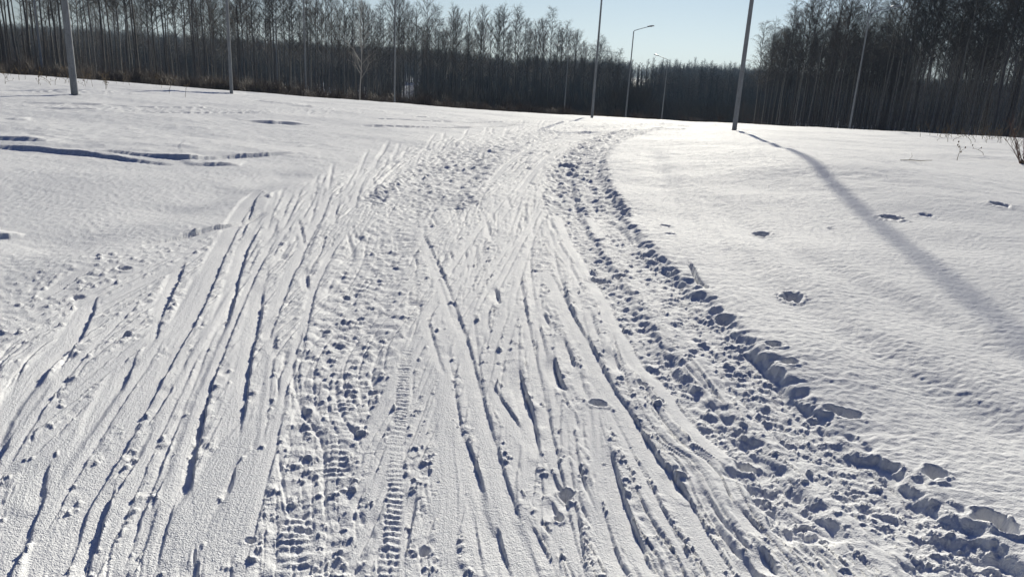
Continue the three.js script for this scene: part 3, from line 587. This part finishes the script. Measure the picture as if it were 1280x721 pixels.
// thin stems behind and between, and the far wooded hill: each reads as one mass
function scatter(name, geo, mat, list, label, category) {
  const m = new THREE.InstancedMesh(geo, mat, list.length), M = new THREE.Matrix4(), q = new THREE.Quaternion(), e = new THREE.Euler();
  list.forEach(([x, y, z, sx, sy, t], i) => { e.set(0, t, 0); M.compose(V(x, y, z), q.setFromEuler(e), V(sx, sy, sx)); m.setMatrixAt(i, M); });
  m.name = numbered(name); m.castShadow = m.receiveShadow = true; scene.add(m); return tag(m, label, category, null, 'stuff');
}
function lightTree(seed, h, n, thick) { // a few dozen boughs
  const r = rng(seed), t = new Tubes(); t.path([V(0, -0.5, 0), V((r() - 0.5) * 0.3, h * 0.5, (r() - 0.5) * 0.3), V((r() - 0.5) * 0.8, h, 0)], [thick, thick * 0.6, 0.01], 4);
  for (let k = 0; k < n; k++) { const y = h * (0.15 + 0.8 * (k + r()) / n), a = k * 2.4 + r(), L = h * (0.10 + 0.14 * r()) * (1.25 - y / h), up = 0.5 + 0.6 * r(), p = V(0, y, 0), m = V(Math.cos(a) * L * 0.5, y + L * 0.5 * up, Math.sin(a) * L * 0.5), e = V(Math.cos(a + 0.3) * L, y + L * up * 1.1, Math.sin(a + 0.3) * L); t.path([p, m, e], [thick * 0.22, thick * 0.17, 0.008], 3);
    for (let w = 0; w < 3; w++) { const b = p.clone().lerp(e, 0.3 + 0.6 * r()); t.path([b, b.clone().add(V((r() - 0.5) * L * 0.9, L * 0.35 * r() + 0.1, (r() - 0.5) * L * 0.9))], [thick * 0.13, 0.006], 3); } }
  return t.build();
}
const understem = lightTree(41, 7, 26, 0.05), farTree = [lightTree(42, 9, 34, 0.16), lightTree(43, 11, 36, 0.18)], brush = (() => { const r = rng(44), t = new Tubes(); for (let k = 0; k < 34; k++) { const a = r() * 6.28, l = 0.25 + 0.5 * r(), b = V((r() - 0.5) * 0.5, -0.1, (r() - 0.5) * 0.5), m = b.clone().add(V(Math.cos(a) * l * 0.3, 0.7 + 0.5 * r(), Math.sin(a) * l * 0.3)); t.path([b, m, m.clone().add(V(Math.cos(a) * l * 0.6, 0.4 + 0.5 * r(), Math.sin(a) * l * 0.6))], [0.012, 0.009, 0.004], 3); } return t.build(); })();
{
  const r = rng(15), A = [], B = [], C = [], D = [];
  for (let i = 0; i < 1000; i++) { // young stems within the woods
    const left = r() < 0.62, px = left ? -80 + 930 * r() : 930 + 430 * r(), d = (left ? 66 + 0.11 * Math.max(0, px) : 108 - 0.09 * (px - 930)) + 46 * r(), [x, z] = away(px, 120, d);
    A.push([x, surface(x, z), z, 0.7 + 0.5 * r(), 0.4 + 0.5 * r(), r() * 6.28]);
  }
  for (let i = 0; i < 30000; i++) { const d = 190 + 575 * Math.pow(r(), 1.25), x = (r() - 0.5) * 2.1 * d, sl = x / d; if (d > 215 && d < 690 && Math.abs(sl - 0.158) < 0.022 + 0.008 * n2(d / 24, x / 14)) continue; if (d > 330 && d < 690 && sl > -0.085 && sl < 0.005 && n2(x / 30, d / 200) > -0.1) continue; if (d < 290 && Math.abs(sl + 0.148) < 0.013) continue; if (d > 420 && d < 640 && n1(x / 50 + 9, d / 46) > 0.7) continue; (r() < 0.5 ? B : C).push([x, macro(x, -d), -d, 0.9 + 0.6 * r(), 0.75 + 0.5 * r(), r() * 6.28]); }
  for (let i = 0; i < 1000; i++) { // low brush of the valley edge
    const px = -80 + (r() < 0.75 ? 800 : 1440) * r(), d = 54 + 0.02 * Math.max(0, px) + 60 * r() * r(), [x, z] = away(px, 120, d); D.push([x, surface(x, z), z, 0.8 + 0.8 * r(), 0.4 + 0.6 * r() * r(), r() * 6.28]);
  }
  const E = [];
  for (let i = 0; i < 2600; i++) { const px = 470 + 520 * r(); if (px > 490 && px < 522) continue; const d = 118 + 100 * r(), [x, z] = away(px, 120, d), up = px > 762 && px < 812 ? 1.6 : 1; E.push([x, macro(x, z), z, 2.2 + 1.5 * r(), up * (1.5 + 1.4 * r()), r() * 6.28]); }
  scatter('valley_brush', brush, twigMat2, E, 'dark red brown thicket filling the valley below the far hill', 'brush');
  kinds.slice(0, 8).forEach((K, k) => { const L = [];
    for (let i = 0; i < 30; i++) { const left = r() < 0.36, px = left ? -80 + 860 * r() : 960 + 400 * r(), d = (left ? 92 + 0.1 * Math.max(0, px) : 130 - 0.09 * (px - 930)) + 34 * r(), [x, z] = away(px, 120, d), s = (px > 640 && px < 860 ? 0.8 : 1.02) * (0.85 + 0.25 * r()); L.push([x, surface(x, z), z, s, s, r() * 6.28]); }
    scatter('back_wood', mergeGeometries([K.trunk, K.crown]), K.birch ? twigMat2 : trunkMat, L, ['broom crowned', 'drooping'][K.birch ? 1 : 0] + ' bare trees massed in the rear rows of the woods', 'wood'); });
  scatter('young_stems', understem, twigMat, A, 'thin grey young stems filling the woods between the tall trees', 'undergrowth');
  scatter('far_wood', farTree[0], twigMat, B, 'dark bare wood covering the far hill', 'wood');
  scatter('far_wood', farTree[1], twigMat2, C, 'taller bare trees massed on the far hill', 'wood');
  scatter('brush', brush, twigMat, D, 'low brown brush along the foot of the woods', 'brush');
}

// ------------------------------------------------------------------ dry stalks standing in the snow, a fallen twig and the red shrub
const strawMat = new THREE.MeshStandardMaterial({ color: new THREE.Color().setRGB(0.16, 0.115, 0.065), roughness: 0.85 });
const redMat = new THREE.MeshStandardMaterial({ color: new THREE.Color().setRGB(0.12, 0.062, 0.042), roughness: 0.7 });
function stalk(seed, h, lean, heads) {
  const r = rng(seed), t = new Tubes(), hd = [], N = 5, p = [V(0, -0.1, 0)], a = r() * 6.28;
  for (let i = 1; i <= N; i++) p.push(V(Math.cos(a) * lean * h * Math.pow(i / N, 1.6), h * i / N * (1 - 0.3 * lean * i / N), Math.sin(a) * lean * h * Math.pow(i / N, 1.6)));
  t.path(p, p.map((_, i) => 0.007 * (1 - 0.6 * i / N)), 5);
  for (let k = 0; k < heads; k++) { const q = 0.45 + 0.55 * (k + r()) / heads, i = Math.min(N - 1, Math.floor(q * N)), b = p[i].clone().lerp(p[i + 1], q * N - i), az = r() * 6.28, L = h * (0.12 + 0.2 * r()), e = b.clone().add(V(Math.cos(az) * L, L * (0.5 + 0.7 * r()), Math.sin(az) * L)); t.path([b, b.clone().lerp(e, 0.5).add(V(0, 0.01, 0)), e], [0.004, 0.003, 0.002], 4); const one = new Tubes(); hd.push(one); one.path([e.clone(), e.clone().add(V(0, 0.015, 0)), e.clone().add(V(0, 0.035, 0)), e.clone().add(V(0, 0.05, 0))], [0.003, 0.016, 0.014, 0.003], 6); }
  return { stem: t.build(), head: hd.map((q) => q.build()) };
}
const stalkKinds = [stalk(1, 0.62, 0.15, 6), stalk(2, 0.5, 0.4, 4), stalk(3, 0.42, 0.9, 3), stalk(4, 0.34, 0.25, 5), stalk(5, 0.3, 1.3, 2)];
function weed(px, py, d, k, s, turn, label, group) { const [x, z] = d ? away(px, py, d) : at(px, py), K = stalkKinds[k], g = thing('dry_weed', x, surface(x, z), z, turn); g.scale.setScalar(s); mesh('stem', K.stem, strawMat, g); for (const q of K.head) mesh('seed_head', q, strawMat, g); return tag(g, label, 'weed', group); }
weed(85, 103, 0, 0, 1.2, 0.3, 'dry weed stalk standing just left of the thick left lamp post', null);
weed(115, 108, 0, 0, 0.9, 1.7, 'dry weed stalk standing just right of the thick left lamp post', null);
weed(231, 121, 0, 1, 1.1, 4.0, 'bent dry weed on the snow left of the pale lamp post', null);
weed(63, 106, 0, 2, 1.3, 2.1, 'dry weed bowed over like an arch at the far left', null);
weed(47, 105, 0, 3, 1.4, 0.4, 'bushy dry weed stub on the far left snow', null);
{ const r = rng(61);
  for (let i = 0; i < 34; i++) { const px = 4 + 290 * r() * (0.35 + 0.65 * r()), py = 93 + px * 0.062 + 11 * r(); weed(px, py, 0, Math.floor(r() * 5), 0.7 + 0.6 * r(), r() * 6.28, 'thin dry weed poking out of the snow at the upper left', 'dry weeds on the left snow edge'); }
  for (let i = 0; i < 46; i++) { const px = 1138 + 132 * Math.pow(r(), 0.7), py = 168 + (px - 1138) * 0.05 + 10 * r() * r(); weed(px, py, 0, 1 + Math.floor(r() * 4), 0.7 + 0.7 * r(), r() * 6.28, 'thin dry weed poking out of the snow at the upper right', 'dry weeds on the right snow edge'); }
}
weed(1197, 200, 0, 3, 1.1, 0.2, 'short dark weed tuft alone on the snow below the right weeds', null);
weed(1230, 196, 0, 4, 1.0, 1.2, 'single low weed left of the red shrub', null);
{ const [x, z] = at(1144, 204), t = new Tubes(); t.path([V(-0.35, 0.02, 0), V(-0.1, 0.035, 0.02), V(0.15, 0.03, -0.02), V(0.4, 0.06, 0)], [0.006, 0.011, 0.009, 0.004], 6); t.path([V(-0.15, 0.03, 0), V(-0.1, 0.12, 0.02), V(-0.13, 0.2, 0.02)], [0.005, 0.004, 0.002], 5);
  const m = mesh('fallen_twig', t.build(), strawMat); m.position.set(x, surface(x, z), z); tag(m, 'dark fallen twig lying flat on the right snow bank', 'twig'); }
{ const [x, z] = at(1278, 204), g = thing('red_shrub', x, surface(x, z) - 0.05, z, 0), r = rng(71), t = new Tubes(), f = new Tubes();
  for (let k = 0; k < 12; k++) { const a = k * 2.4, L = 0.9 + 0.5 * r(), p = [V((r() - 0.5) * 0.15, 0, (r() - 0.5) * 0.15)]; let dir = V(Math.cos(a) * 0.55 - 0.28, 1, Math.sin(a) * 0.5).normalize();
    for (let i = 1; i <= 5; i++) { dir = dir.clone().add(V((r() - 0.5) * 0.3, 0.02, (r() - 0.5) * 0.3)).normalize(); p.push(p[i - 1].clone().addScaledVector(dir, L / 5)); }
    t.path(p, [0.012, 0.010, 0.008, 0.006, 0.005, 0.003], 5);
    for (let w = 0; w < 9; w++) { const q = 1 + Math.floor(r() * 4), b = p[q].clone().lerp(p[q + 1], r()), e = b.clone().add(V((r() - 0.6) * 0.35, 0.12 + 0.25 * r(), (r() - 0.5) * 0.35)); f.path([b, b.clone().lerp(e, 0.5).add(V(0.01, 0.02, 0)), e], [0.0045, 0.0035, 0.002], 4); } }
  mesh('stems', t.build(), redMat, g); mesh('twigs', f.build(), redMat, g); tag(g, 'red brown leafless shrub at the right edge beside the weeds', 'shrub'); }

scene.fog = new THREE.FogExp2(new THREE.Color().setRGB(0.50, 0.72, 1.0), 0.0004);
renderer.render(scene, camera);
